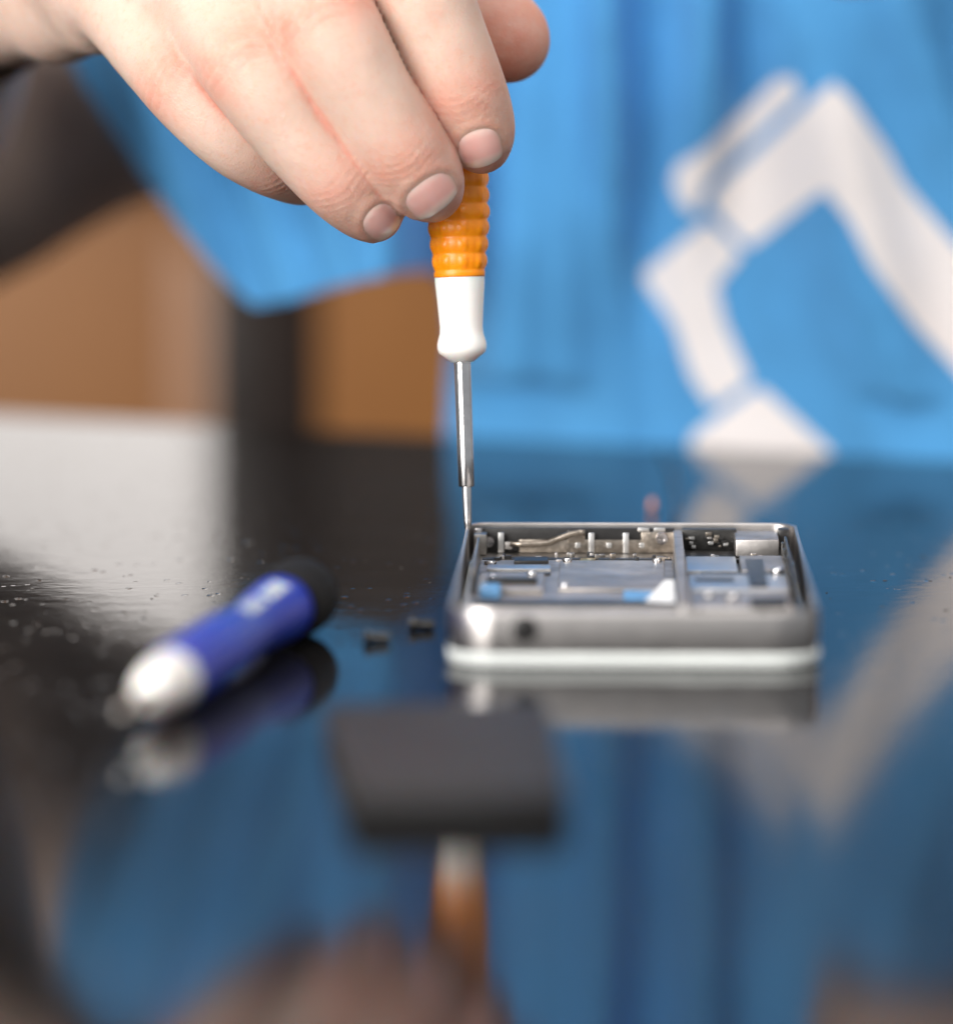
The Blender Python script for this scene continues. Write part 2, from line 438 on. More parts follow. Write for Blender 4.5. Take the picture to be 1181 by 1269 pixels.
# divider and right hand bay: boards, cans, connectors
pbox('divider_rail', 7.4, 9.0, 14, YF - .4, 4.25, 8.3, M_tin, .0003)
pbox('circuit_board', 9.2, 26.4, 14, YF - .4, 4.25, 5.0, M_pcb, .0002)
pbox('rear_board', fx(843), fx(911), YF - 3, YF - .6, 5.0, 8.7, M_pcb, .0002)
for k in range(16):
    x = fx(846) + rnd.random() * (fx(905) - fx(846)); w = .3 + rnd.random() * .8
    z = 5.3 + rnd.random() * 2.2; h = .3 + rnd.random() * .5
    pbox('chip', x, x + w, YF - 3.6 - rnd.random() * .5, YF - 3.05, z, z + h, rnd.choice([M_tin_w, M_brass, M_black, M_tin]), .0001)
pbox('corner_shield', fx(908), fx(962), YF - 14, YF - .6, 5.1, 8.2, M_tin, .0004)
pbox('rubber_bung', fx(962), fx(977), YF - 4, YF - .8, 5.1, 8.9, M_black, .0005)
pbox('shield_can', 9.3, 18.0, 76, 96, 5.1, 6.3, M_tin_w, .0003)
pbox('shield_can', 18.6, 26.2, 74, 95, 5.1, 6.6, M_tin, .0003)
for k in range(22):
    x_ = rnd.uniform(10, 25.5); y_ = rnd.choice([rnd.uniform(96.5, 103), rnd.uniform(69.8, 73.5), rnd.uniform(24, 28)])
    pbox('chip', x_, x_ + rnd.uniform(.4, 1.3), y_, y_ + rnd.uniform(.5, 1.2), 5.0, 5.6 + rnd.uniform(0, .8), rnd.choice([M_black, M_tin, M_brass, M_steel_d]), .0001)
pbox('flex_cable', 19.5, 22.5, 52, 88, 6.62, 6.85, M_pcb, .0001)
pbox('black_tape_and_gap', 10.5, 17, 60, 63, 6.52, 6.7, M_black, .0001)
pbox('connector_strip', 11.5, 26.0, 70.2, 73.0, 5.1, 6.5, M_black, .0003)
pbox('shield_can', 9.4, 26.2, 50, 69.5, 5.1, 6.5, M_tin_w, .0004)
pbox('shield_can', 9.4, 26.0, 28, 49, 5.1, 6.2, M_tin, .0004)
pbox('connector_strip', 19, 25, 25, 31, 6.3, 7.6, M_black, .0003)
pscrew(24.6, 71.6, 6.6, 1.1); pscrew(12.5, 40, 6.3, .9); pscrew(16.2, 38, 6.3, 1.2); pscrew(-24.6, 97, 4.7, 1.1)
pbox('side_gasket', 26.6, 27.1, 40, 104, 4.3, 8.9, M_black, .0002)
for y in (55, 66, 76, 88, 97):
    pbox('side_clip', 26.0, 26.5, y, y + 2.5, 4.3, 8.5, M_pcb, .0002)
pbox('side_gasket', -27.1, -26.6, 60, 104, 4.3, 8.6, M_steel_d, .0002)

# ------------------------------------------------------------------ orange screwdriver (held)
pm = ph.location; a = math.radians(-1.3)
def ph_w(x, y, z): return Vector((pm.x + x * math.cos(a) - y * math.sin(a), pm.y + x * math.sin(a) + y * math.cos(a), z))
tip = Pz(580, 656, .0088)
dep = (tip - CAM).dot(FWD); print('tip', tip, 'depth', dep, 'phone far left', ph_w(-.0294, PL, .009))
topP = Pd(561.5, 100, dep - .002)
axis = (topP - tip).normalized()
k_ = dep / F                           # metres per photo pixel at this depth
def zpx(v): return (656 - v) * k_ * 1.0
sd = thing('precision_screwdriver', 'orange and white ribbed screwdriver held upright in the fingers over the phone', 'screwdriver', tip)
sd.rotation_euler = Vector((0, 0, 1)).rotation_difference(axis).to_euler()
R = lambda px: px * k_ / 2
bm = bmesh.new(); lathe(bm, [(R(6.5), 0), (R(8), zpx(654)), (R(9.5), zpx(645)), (R(11), zpx(620)), (R(11.5), zpx(604)), (R(11.5), zpx(600))], 24); auto(obj('bit', bm, M_steel, sd), 40)
bm = bmesh.new(); lathe(bm, [(R(11.5), zpx(603.5)), (R(18), zpx(603)), (R(19.5), zpx(601)), (R(20), zpx(560)), (R(20.5), zpx(447))], 32); auto(obj('shaft', bm, M_steel, sd), 40)
bm = bmesh.new(); lathe(bm, [(R(21), zpx(449)), (R(27), zpx(448.5)), (R(44), zpx(442)), (R(57), zpx(437)), (R(60.5), zpx(432)), (R(61), zpx(426)), (R(58), zpx(420)),
    (R(54), zpx(413)), (R(53), zpx(405)), (R(55), zpx(390)), (R(58), zpx(370)), (R(61.5), zpx(350)), (R(62), zpx(343.5))], 48); auto(obj('collar', bm, M_white, sd), 50)
prof = []
nz = 150
for i in range(nz + 1):
    v = 343.3 - i * (343.3 - 62) / nz
    r = 62.5 + (76.5 - 62.5) * min(1, (343 - v) / 75)
    if v < 120: r -= (120 - v) * .12
    prof.append((R(r), zpx(v)))
z0, per = zpx(335), 20.5 * k_
def rib(r, z, an):
    if z < zpx(337): return r
    s = abs(math.sin(PI * (z - z0) / per)) ** .8
    lug = .50 + .50 * (max(0, math.cos(an * 9)) ** .5)
    return r + R(7.5) * (s * lug - .45)
bm = bmesh.new(); lathe(bm, prof, 108, rib); obj('grip', bm, M_orange, sd)
bm = bmesh.new(); lathe(bm, [(R(52), zpx(61.8)), (R(56), zpx(58)), (R(56), zpx(46)), (R(50), zpx(42))], 40); auto(obj('swivel_cap', bm, M_white, sd), 40)

# ------------------------------------------------------------------ blue screwdriver lying on the table
rb = .0062
cB, cA = Pz(358, 795, 0), Pz(184, 902, 0)
A = Vector((cA.x, cA.y, .0050)); B = Vector((cB.x, cB.y, .0063))
ln = (B - A).length; print('blue len', ln)
bd = thing('precision_screwdriver', 'blue screwdriver with white nose and black end cap lying on the table', 'screwdriver', (A.x, A.y, A.z))
bd.scale = (.89, .89, 1)
bd.rotation_euler = Vector((0, 0, 1)).rotation_difference((B - A).normalized()).to_euler()
bm = bmesh.new()
lathe(bm, [(.0014, .0), (.0026, .0006), (.0035, .002), (.0042, .005), (.0047, .009), (.0051, .0145)], 40); auto(obj('nose', bm, M_white, bd), 50)
bm = bmesh.new()
lathe(bm, [(.0052, .0146), (.0056, .018), (.0058, .036), (.0057, .050), (.0050, .058), (.0048, .064), (.0051, .072), (.0057, .080), (.0061, .088), (.0062, ln - .0065)], 48); auto(obj('handle', bm, M_blue, bd), 50)
bm = bmesh.new(); lathe(bm, [(.0064, ln - .0064), (.0071, ln - .006), (.0073, ln + .003), (.0070, ln + .010), (.0062, ln + .0125), (.004, ln + .013)], 48); auto(obj('end_cap', bm, M_matte, bd), 40)
bm = bmesh.new(); lathe(bm, [(.0007, -.016), (.0010, -.015), (.0010, -.0001)], 20); auto(obj('bit', bm, M_steel_d, bd), 40)
# worn pale lettering along the upper side of the handle
bm = bmesh.new()
Q = bd.rotation_euler.to_matrix().inverted()
upl = Q @ Vector((.32, 0, .95)); a0 = math.atan2(upl.y, upl.x)
def hr(z):
    P_ = [(.050, .0057), (.058, .0050), (.064, .0048), (.072, .0051), (.080, .0057), (.088, .0061), (.2, .0062)]
    for (z1, r1), (z2, r2) in zip(P_, P_[1:]):
        if z1 <= z <= z2: return r1 + (r2 - r1) * (z - z1) / (z2 - z1)
    return .006
def glyph(z0, z1, s0, s1):
    vs = []
    for z, s in ((z0, s0), (z1, s0), (z1, s1), (z0, s1)):
        an = a0 + s; r = hr(z) + .0003; vs.append(bm.verts.new((r * math.cos(an), r * math.sin(an), z)))
    bm.faces.new(vs)
z = .058
for w in (2.4, 1.8, 2.2, 0, 2.0, 2.4, 1.8):
    if w:
        w *= .0015
        glyph(z, z + .0013, -.26, .26); glyph(z + w - .0013, z + w, -.26, .26)
        glyph(z + .0013, z + w - .0013, -.26, -.06); glyph(z + .0013, z + w - .0013, .1, .26)
        z += w + .0009
    else: z += .0025
bmesh.ops.recalc_face_normals(bm, faces=bm.faces)
obj('lettering', bm, M_white, bd)

# ------------------------------------------------------------------ battery in front
q = [Pz(432, 1026, 0), Pz(708, 1023, 0), Pz(680, 868, .0042), Pz(400, 872, .0042)]
bt = thing('phone_battery', 'flat black battery lying nearest the camera on the table', 'battery', (sum((p.x for p in q)) / 4, sum((p.y for p in q)) / 4, 0))
bl = bt.location
print('batt', [(q[i] - q[(i + 1) % 4]).length for i in range(4)])
loc = [Vector((p.x - bl.x, p.y - bl.y, 0)) for p in q]
bm = bmesh.new()
lo = [bm.verts.new((p.x, p.y, .0001)) for p in loc]; hi = [bm.verts.new((p.x, p.y, .0042)) for p in loc]
bm.faces.new(lo[::-1]); bm.faces.new(hi)
for k in range(4): bm.faces.new((lo[k], lo[(k + 1) % 4], hi[(k + 1) % 4], hi[k]))
bmesh.ops.recalc_face_normals(bm, faces=bm.faces)
bmesh.ops.bevel(bm, geom=list(bm.edges), offset=.0011, segments=3, affect='EDGES')
auto(obj('cell', bm, M_batt, bt), 50)

# ------------------------------------------------------------------ loose screws, crumb, hair
def loose_screw(u, v, ang, label):
    p = Pz(u, v, 0)
    bm = bmesh.new()
    pr = [(.0008, 0), (.00095, .0001), (.00098, .0006), (.0007, .0009)]
    for k in range(10): pr += [(.00078 if k % 2 else .00062, .0010 + k * .00024)]
    pr += [(.0003, .0036)]
    lathe(bm, pr, 16)
    bmesh.ops.rotate(bm, verts=bm.verts, matrix=Matrix.Rotation(PI / 2 + .06, 3, 'Y'))
    for v_ in bm.verts: v_.co *= 1.2
    o = obj('tiny_screw', bm, M_black_steel); auto(o, 30)
    o.location = (p.x, p.y, .00105); o.rotation_euler = (0, 0, ang)
    tag(o, label, 'screw', 'loose screws on the table')
loose_screw(452, 797, .25, 'tiny loose screw nearer the black end cap of the blue screwdriver')
loose_screw(507, 781, .12, 'tiny loose screw nearer the side of the open phone')
bm = bmesh.new()
A0, A1 = Pz(833, 651, 0), Pz(815, 552, 0)
tube(bm, [A0 + (A1 - A0) * q_ + Vector((.002 * math.sin(q_ * 3), 0, .0003 + .0012 * math.sin(q_ * PI))) for q_ in [i / 14 for i in range(15)]], .00032, 6)
tag(obj('fine_wire', bm, M_black), 'thin dark wire lying on the table behind the phone', 'wire')
bm = bmesh.new(); bmesh.ops.create_icosphere(bm, subdivisions=2, radius=.0009)
for v in bm.verts: v.co = Vector((v.co.x * .7, v.co.y * .8, v.co.z * 1.4)) * (1 + .25 * rnd.random())
o = obj('copper_crumb', bm, M_copper); p = Pz(808, 634, 0); o.location = (p.x, p.y, .0013)
tag(o, 'tiny copper coloured crumb beside the thin wire behind the phone', 'crumb')
bm = bmesh.new()
for k in range(60):
    u = rnd.uniform(20, 560) if k < 45 else rnd.uniform(1000, 1180); v = rnd.uniform(620, 770) if k < 45 else rnd.uniform(640, 760)
    p = Pz(u, v, 0); s = rnd.uniform(.00006, .0002)
    r = bmesh.ops.create_icosphere(bm, subdivisions=1, radius=s)
    e = rnd.uniform(1, 3)
    for w in r['verts']: w.co = Vector((p.x + w.co.x * e, p.y + w.co.y * rnd.uniform(.8, 1.6), w.co.z * .5 + s * .25))
o = obj('table_dust', bm, simple('dust', (.10, .09, .085), .8)); o['kind'] = 'stuff'
tag(o, 'fine dark dust specks scattered over the table top', 'dust')

# ------------------------------------------------------------------ hand (implicit surface)
D0 = dep                                # depth of the screwdriver axis
def H(u, v, mm): return np.array(Pd(u, v, D0 + mm * .001))
PX = k_                                 # metres per photo pixel
fingers = {                             # (u, v, depth mm, radius mm)
 'index':  [(395, -215, 8, 9.5), (456, -130, -8, 8.6), (506, -52, -19, 8.4), (544, 42, -19.5, 7.7), (575, 114, -17.5, 7.0), (593, 160, -14.5, 5.9), (597, 183, -11.5, 4.4)],
 'middle': [(268, -190, 12, 10), (340, -80, -10, 8.9), (405, 32, -24, 8.7), (455, 120, -24, 7.7), (499, 187, -21, 7.2), (526, 223, -17, 6.4), (536, 239, -13, 4.8)],
 'ring':   [(180, -135, 20, 10), (250, -15, -4, 8.6), (312, 85, -19, 8.2), (368, 162, -19.5, 7.3), (420, 222, -17.5, 6.6), (452, 253, -14, 5.7), (466, 267, -10.5, 4.4)],
 'pinky':  [(105, -55, 24, 9.2), (170, 30, 6, 7.6), (232, 108, -7, 7.2), (290, 168, -9, 6.4), (335, 198, -5, 5.8), (368, 214, 2, 5.2), (384, 222, 6, 4.0)],
 'thumb':  [(150, -60, 58, 14), (330, -150, 44, 13), (430, -40, 32, 11.8), (528, 22, 22, 9.8), (597, 30, 15, 8.2), (624, 44, 12.5, 7.4), (631, 54, 11.5, 6.6)],
}
mb = {n: np.array([H(*q[:3]) for q in pts]) for n, pts in fingers.items()}
rd = {n: np.array([q[3] * .001 for q in pts]) for n, pts in fingers.items()}
wrist = H(-20, -60, 78)
elbow = np.array(Pd(-330, 240, 1.335))
fdir = (elbow - wrist) / np.linalg.norm(elbow - wrist)
allp = np.concatenate(list(mb.values()) + [wrist[None] + .0, (wrist + fdir * .055)[None]])
h = .00058
lo_ = allp.min(0) - .024; hi_ = allp.max(0) + .024
NX = np.ceil((hi_ - lo_) / h).astype(int)
print('grid', NX, NX.prod() / 1e6)
Dg = np.full(NX, .02, np.float32)
ax = [np.float32(lo_[i]) + np.arange(NX[i], dtype=np.float32) * np.float32(h) for i in range(3)]
def region(ps, rs, m):
    a = np.clip(((np.min(ps - rs[:, None], 0) - m - lo_) / h).astype(int), 0, NX)
    b = np.clip(((np.max(ps + rs[:, None], 0) + m - lo_) / h).astype(int) + 2, 0, NX)
    return tuple(slice(a[i], b[i]) for i in range(3))
def cone(sl, a, b, ra, rb):
    X = ax[0][sl[0]][:, None, None] - np.float32(a[0]); Y = ax[1][sl[1]][None, :, None] - np.float32(a[1]); Z = ax[2][sl[2]][None, None, :] - np.float32(a[2])
    d = (b - a).astype(np.float32); l2 = float(d @ d)
    t = np.clip((X * d[0] + Y * d[1] + Z * d[2]) / l2, 0, 1)
    return np.sqrt((X - t * d[0]) ** 2 + (Y - t * d[1]) ** 2 + (Z - t * d[2]) ** 2) - (ra + (rb - ra) * t)
def smin(a, b, k):
    hh = np.maximum(k - np.abs(a - b), 0) / k
    return np.minimum(a, b) - hh * hh * k * np.float32(.25)
def chain(ps, rs, k, m=.006):
    sl = region(ps, rs, m); d = None
    for i in range(len(ps) - 1):
        c = cone(sl, ps[i], ps[i + 1], rs[i], rs[i + 1])
        d = c if d is None else smin(d, c, k)
    return sl, d
def add(sl, d, k):
    Dg[sl] = smin(Dg[sl], d, k)
# palm first
M5, M4, M3, M2 = (mb[n][0] for n in ('pinky', 'ring', 'middle', 'index'))
for m_, r_ in ((M5, 9.2), (M4, 10.5), (M3, 11), (M2, 10.5)):
    ps = np.array([wrist, m_]); add(*chain(ps, np.array([.015, r_ * .001]), .004), .009)
add(*chain(np.array([M5, M4, M3, M2]), np.array([.009, .0102, .0105, .0100]), .004), .006)
add(*chain(np.array([H(10, 0, 62), H(75, 5, 42), H(120, 15, 24)]), np.array([.0115, .0095, .0078]), .006), .006)      # outer edge of the palm
add(*chain(np.array([wrist, wrist + fdir * .03, wrist + fdir * .055]), np.array([.020, .021, .024]), .004), .012)
for n in ('thumb', 'pinky', 'ring', 'middle', 'index'):
    ps, rs = mb[n], rd[n]
    # widen smoothly: resample the chain on a Catmull-Rom curve
    P = []; Rr = []
    ext = np.vstack([2 * ps[0] - ps[1], ps, 2 * ps[-1] - ps[-2]]); er = np.concatenate([[rs[0]], rs, [rs[-1]]])
    for i in range(1, len(ext) - 2):
        for t in np.linspace(0, 1, 4, endpoint=False):
            c = lambda A0, A1, A2, A3: .5 * (2 * A1 + (A2 - A0) * t + (2 * A0 - 5 * A1 + 4 * A2 - A3) * t * t + (-A0 + 3 * A1 - 3 * A2 + A3) * t ** 3)
            P.append(c(*ext[i - 1:i + 3])); Rr.append(c(*er[i - 1:i + 3]))
    P.append(ps[-1]); Rr.append(rs[-1]); P = np.array(P); Rr = np.array(Rr)
    # web part blends softly, the free part of the finger meets its neighbour in a crease
    nw = 6
    sl, d = chain(P[:nw + 1], Rr[:nw + 1], .002); add(sl, d, .006)
    sl, d = chain(P[nw - 1:], Rr[nw - 1:], .0015); add(sl, d, .0009)
def surface_nets(D, org, h):
    s = D < 0
    c = [s[i:s.shape[0] - 1 + i, j:s.shape[1] - 1 + j, k:s.shape[2] - 1 + k] for i in (0, 1) for j in (0, 1) for k in (0, 1)]
    cnt = sum(x.astype(np.uint8) for x in c)
    act = (cnt > 0) & (cnt < 8)
    I = np.argwhere(act)
    idx = np.full(act.shape, -1, np.int32); idx[act] = np.arange(len(I))
    acc = np.zeros((len(I), 3)); num = np.zeros(len(I))
    for axi in range(3):
        o1, o2 = [q for q in range(3) if q != axi]
        for p in (0, 1):
            for q in (0, 1):
                a = I.copy(); a[:, o1] += p; a[:, o2] += q
                b = a.copy(); b[:, axi] += 1
                da = D[a[:, 0], a[:, 1], a[:, 2]]; db = D[b[:, 0], b[:, 1], b[:, 2]]
                m = (da < 0) != (db < 0)
                t = np.where(m, da / np.where(m, da - db, 1), 0)
                pt = a.astype(float); pt[:, axi] += t
                acc[m] += pt[m]; num[m] += 1
    V = org + (acc / num[:, None]) * h
    Qs = []
    for axi in range(3):
        o1, o2 = [(1, 2), (2, 0), (0, 1)][axi]
        sl_a = [slice(None)] * 3; sl_b = [slice(None)] * 3; sl_a[axi] = slice(0, -1); sl_b[axi] = slice(1, None)
        A_, B_ = s[tuple(sl_a)], s[tuple(sl_b)]
        E = np.argwhere(A_ != B_)
        inside = A_[E[:, 0], E[:, 1], E[:, 2]]
        ok = (E[:, o1] > 0) & (E[:, o2] > 0) & (E[:, o1] < s.shape[o1] - 1) & (E[:, o2] < s.shape[o2] - 1)
        E = E[ok]; inside = inside[ok]
        def g(d1, d2):
            e = E.copy(); e[:, o1] -= d1; e[:, o2] -= d2
            return idx[e[:, 0], e[:, 1], e[:, 2]]
        q = np.stack([g(1, 1), g(0, 1), g(0, 0), g(1, 0)], 1)
        q[~inside] = q[~inside][:, ::-1]
        Qs.append(q)
    return V, np.concatenate(Qs)
V, Q = surface_nets(Dg, lo_, h)
# relax
def relax(V, Q, n, lam):
    e = np.concatenate([Q[:, [0, 1]], Q[:, [1, 2]], Q[:, [2, 3]], Q[:, [3, 0]]]); e = np.concatenate([e, e[:, ::-1]])
    deg = np.bincount(e[:, 0], minlength=len(V)).astype(float)
    for _ in range(n):
        acc = np.stack([np.bincount(e[:, 0], V[e[:, 1], i], minlength=len(V)) for i in range(3)], 1)
        V = V + lam * (acc / deg[:, None] - V)
    return V
V = relax(V, Q, 9, .5)
def normals(V, Q):
    n = np.cross(V[Q[:, 2]] - V[Q[:, 0]], V[Q[:, 3]] - V[Q[:, 1]])
    N = np.stack([sum(np.bincount(Q[:, j], n[:, i], minlength=len(V)) for j in range(4)) for i in range(3)], 1)
    return N / (np.linalg.norm(N, axis=1)[:, None] + 1e-12)
N = normals(V, Q)
# knuckle creases, swelling and blush
camv = np.array(CAM)
blush_and_shade = np.zeros(len(V)); disp = np.zeros(len(V))
for n in ('index', 'middle', 'ring', 'pinky'):
    ps, rs = mb[n], rd[n]
    for ji, amp, lam, wid in ((2, .00030, .0021, .0042), (4, .00022, .0014, .0030)):
        t = ps[min(ji + 1, 6)] - ps[ji - 1]; t /= np.linalg.norm(t)
        dors = camv - ps[ji]; dors -= t * (dors @ t); dors /= np.linalg.norm(dors)
        side = np.cross(t, dors)
        rel = V - ps[ji]
        s = rel @ t; dd = rel @ dors; w_ = rel @ side
        rad = np.sqrt(dd ** 2 + w_ ** 2)
        near = (rad < rs[ji] * 1.35) & (dd > 0)
        g = np.exp(-(s / wid) ** 2) * np.clip(dd / rs[ji], 0, 1) ** 1.2 * near
        sw = s + .0008 * np.sin(w_ / .0021 + ji) + .10 * w_
        disp += -amp * g * (np.maximum(0, np.cos(2 * PI * sw / lam)) ** 3 - .25)
        disp += .00035 * np.exp(-(s / .005) ** 2) * np.clip(dd / rs[ji], 0, 1) * near
        blush_and_shade = np.maximum(blush_and_shade, (.75 if ji == 2 else .55) * np.exp(-(s / .0065) ** 2) * near * np.clip(.35 + dd / rs[ji], 0, 1))
    c = ps[6]; d = np.linalg.norm(V - c, axis=1)
    blush_and_shade = np.maximum(blush_and_shade, .85 * np.exp(-(d / (rs[5] * 1.9)) ** 2))
    # sides of the fingers are redder
c = mb['thumb'][6]; d = np.linalg.norm(V - c, axis=1); blush_and_shade = np.maximum(blush_and_shade, .95 * np.exp(-(d / .013) ** 2))
conc = ((relax(V, Q, 14, .5) - V) * N).sum(1)               # dark red shade between the fingers, painted into the skin colour
blush_and_shade = np.maximum(blush_and_shade, np.clip(conc / .00022, 0, 1) * .9)
V = V + N * disp[:, None]

# nails
nails = []
nail_def = {'index': ((595, 183), 60, 52), 'middle': ((533, 242), 76, 50), 'ring': ((473, 274), 52, 45)}
def march(o, d):
    t = 0.0
    for _ in range(80):
        p = o + d * t; g = (p - lo_) / h
        i = np.floor(g).astype(int); f = g - i
        if (i < 0).any() or (i >= NX - 1).any(): return None
        v = 0.0
        for a in (0, 1):
            for b in (0, 1):
                for c in (0, 1):
                    v += Dg[i[0] + a, i[1] + b, i[2] + c] * (f[0] if a else 1 - f[0]) * (f[1] if b else 1 - f[1]) * (f[2] if c else 1 - f[2])
        if v < 1e-5: return p
        t += max(v * .8, 2e-5)
        if t > .09: return None
    return None
def hit(u, v, o0, o1):
    for q_ in range(40):                    # slide back towards the nail's middle if the ray misses the finger
        f_ = 1 - q_ * .025
        dr = np.array(rdir(u + o0 * f_, v + o1 * f_)); dr /= np.linalg.norm(dr)
        p = march(np.array(Pd(u + o0 * f_, v + o1 * f_, D0 - .045)), dr)
        if p is not None: return p, dr
    raise ValueError('nail misses the finger')
for n, ((nu, nv), wpx, lpx) in nail_def.items():
    ps = mb[n]
    t = ps[6] - ps[4]; t /= np.linalg.norm(t)
    # direction of the nail in the picture plane, and its face to the viewer
    t2 = np.array([t @ np.array(RT), -(t @ np.array(UP))]); t2 /= np.linalg.norm(t2)
    s2 = np.array([-t2[1], t2[0]])
    rows = []
    NS, NT_ = 18, 22
    Vn = []; tw = []; rim = []
    for jt in range(NT_ + 1):
        for js in range(NS + 1):
            b_t = jt / NT_ * 2 - 1; b_s = js / NS * 2 - 1
            # superellipse squircle map
            xx = b_s * math.sqrt(max(0, 1 - b_t ** 2 * .5 * abs(b_t) ** 2)); yy = b_t * math.sqrt(max(0, 1 - b_s ** 2 * .5 * abs(b_s) ** .5))
            off = s2 * xx * wpx / 2 + t2 * yy * lpx / 2
            p, dr = hit(nu, nv, off[0], off[1])
            edge = max(abs(b_s), abs(b_t))
            dz = .00034 * (1 - edge ** 6) - .00012 * (edge ** 6)
            if b_t > .5: dz += .00028 * (b_t - .5) * 2 * (1 - abs(b_s) ** 4)
            Vn.append(p - dr * dz); tw.append(jt / NT_); rim.append(max(0, min(1, (max(abs(b_s) if b_t < .75 else 0, -b_t) - .72) / .28)))
    Vn = np.array(Vn)
    Qn = [(j * (NS + 1) + i, j * (NS + 1) + i + 1, (j + 1) * (NS + 1) + i + 1, (j + 1) * (NS + 1) + i) for j in range(NT_) for i in range(NS)]
    Vn = relax(Vn, np.array(Qn), 7, .4)
    nails.append((n, Vn, Qn, tw, rim))
    # raised fold of skin round the root and the sides of the nail
    d = np.full(len(V), 1.0)
    for b_t, b_s in [(-1.12 * math.cos(q_), 1.14 * math.sin(q_)) for q_ in np.linspace(-2.0, 2.0, 33)]:
        off = s2 * b_s * wpx / 2 + t2 * b_t * lpx / 2
        p, dr = hit(nu, nv, off[0], off[1])
        d = np.minimum(d, np.linalg.norm(V - p, axis=1))
    V = V + N * (.00022 * np.exp(-(d / .0009) ** 2))[:, None]
    blush_and_shade = np.maximum(blush_and_shade, .55 * np.exp(-(d / .0016) ** 2))

# forearm continuing inside the sleeve, in the same body mesh
fa = []
nA = 40
Vf = []; Qf = []
fz = np.array([0, 0, 1.0]); e1 = np.cross(fdir, fz); e1 /= np.linalg.norm(e1); e2 = np.cross(fdir, e1)
L_ = np.linalg.norm(elbow - wrist)
for i in range(12):
    s = .04 + (L_ - .04) * i / 11
    r = .022 + .020 * math.sin(min(1, i / 9) * PI / 2)
    c = wrist + fdir * s
    for k in range(nA):
        a = 2 * PI * k / nA; Vf.append(c + (e1 * math.cos(a) + e2 * math.sin(a)) * r)
for i in range(11):
    for k in range(nA): Qf.append((i * nA + k, i * nA + (k + 1) % nA, (i + 1) * nA + (k + 1) % nA, (i + 1) * nA + k))
def limb(pts, rs, n=20):
    P = [np.array(Pd(*p)) for p in pts]; rs = [q_ * .001 for q_ in rs]
    # rounded start and end
    d0 = P[0] - P[1]; d0 /= np.linalg.norm(d0)
    P2, R2 = [], []
    for q_ in (1.0, .92, .75, .5, .2): P2.append(P[0] + d0 * rs[0] * q_); R2.append(rs[0] * math.sqrt(max(1 - q_ * q_, 1e-4)))
    P2 += P; R2 += rs
    b0 = len(Vf)
    for i, p in enumerate(P2):
        t = P2[min(i + 1, len(P2) - 1)] - P2[max(i - 1, 0)]; t /= np.linalg.norm(t)
        x_ = np.cross(t, fz); x_ /= np.linalg.norm(x_); y_ = np.cross(t, x_)
        for k in range(n):
            a = 2 * PI * k / n; Vf.append(p + (x_ * math.cos(a) + y_ * math.sin(a)) * R2[i])
    for i in range(len(P2) - 1):
        for k in range(n): Qf.append((b0 + i * n + k, b0 + i * n + (k + 1) % n, b0 + (i + 1) * n + (k + 1) % n, b0 + (i + 1) * n + k))
# the other hand, just above the picture
for k, (du, dv, dd) in enumerate(((0, 0, 0), (-14, -62, .004), (-4, -122, .010), (34, -178, .018))):
    limb([(1048 + du, -42 + dv, 1.20 + dd), (1085 + du, -50 + dv, 1.186 + dd), (1150 + du, -58 + dv, 1.180 + dd), (1240 + du, -72 + dv, 1.190 + dd), (1330 + du * .6, -95 + dv * .8, 1.200 + dd)], [5.6, 6.5, 7.6, 8.6, 10])
limb([(1120, -225, 1.165), (1180, -235, 1.16), (1270, -225, 1.17), (1380, -190, 1.19)], [7, 8, 10, 12])
limb([(1320, -140, 1.205), (1400, -150, 1.21), (1500, -165, 1.22), (1700, -200, 1.26), (2000, -260, 1.34)], [20, 22, 23, 28, 36], 32)
nv0 = len(V)
Vall = np.concatenate([V, np.array(Vf)]); Qall = np.concatenate([Q, np.array(Qf) + nv0])
org = np.array([wrist[0], wrist[1], -.74])
pe = from_arrays('person', Vall - org, Qall, M_skin)
pe.location = org
at = pe.data.attributes.new('blush_and_shade', 'FLOAT', 'POINT')
at.data.foreach_set('value', np.concatenate([np.clip(blush_and_shade, 0, 1), np.zeros(len(Vf))]).astype(np.float32))
tag(pe, 'person in a blue apron bending fingers round an orange screwdriver', 'person')
print('hand verts', len(V))
for n, Vn, Qn, tw, rim in nails:
    o = from_arrays('fingernail', Vn - org, Qn, M_nail, pe)
    at = o.data.attributes.new('tipward', 'FLOAT', 'POINT'); at.data.foreach_set('value', np.array(tw, np.float32))
    at = o.data.attributes.new('rim', 'FLOAT', 'POINT'); at.data.foreach_set('value', np.array(rim, np.float32))

# wristband
bm = bmesh.new()
ns = 64
wc = wrist + fdir * .014
for i in range(2): pass
prof = [(.0205, -.006), (.0222, -.0065), (.0226, 0), (.0222, .0065), (.0205, .006)]
rings = []
for k in range(ns):
    a = 2 * PI * k / ns
    rings.append([bm.verts.new(Vector(wc + (e1 * math.cos(a) + e2 * math.sin(a)) * r + fdir * z - org)) for r, z in prof])
for k in range(ns):
    for j in range(5):
        bm.faces.new((rings[k][j], rings[(k + 1) % ns][j], rings[(k + 1) % ns][(j + 1) % 5], rings[k][(j + 1) % 5]))
bmesh.ops.recalc_face_normals(bm, faces=bm.faces)
auto(obj('wristband', bm, M_black, pe), 40)

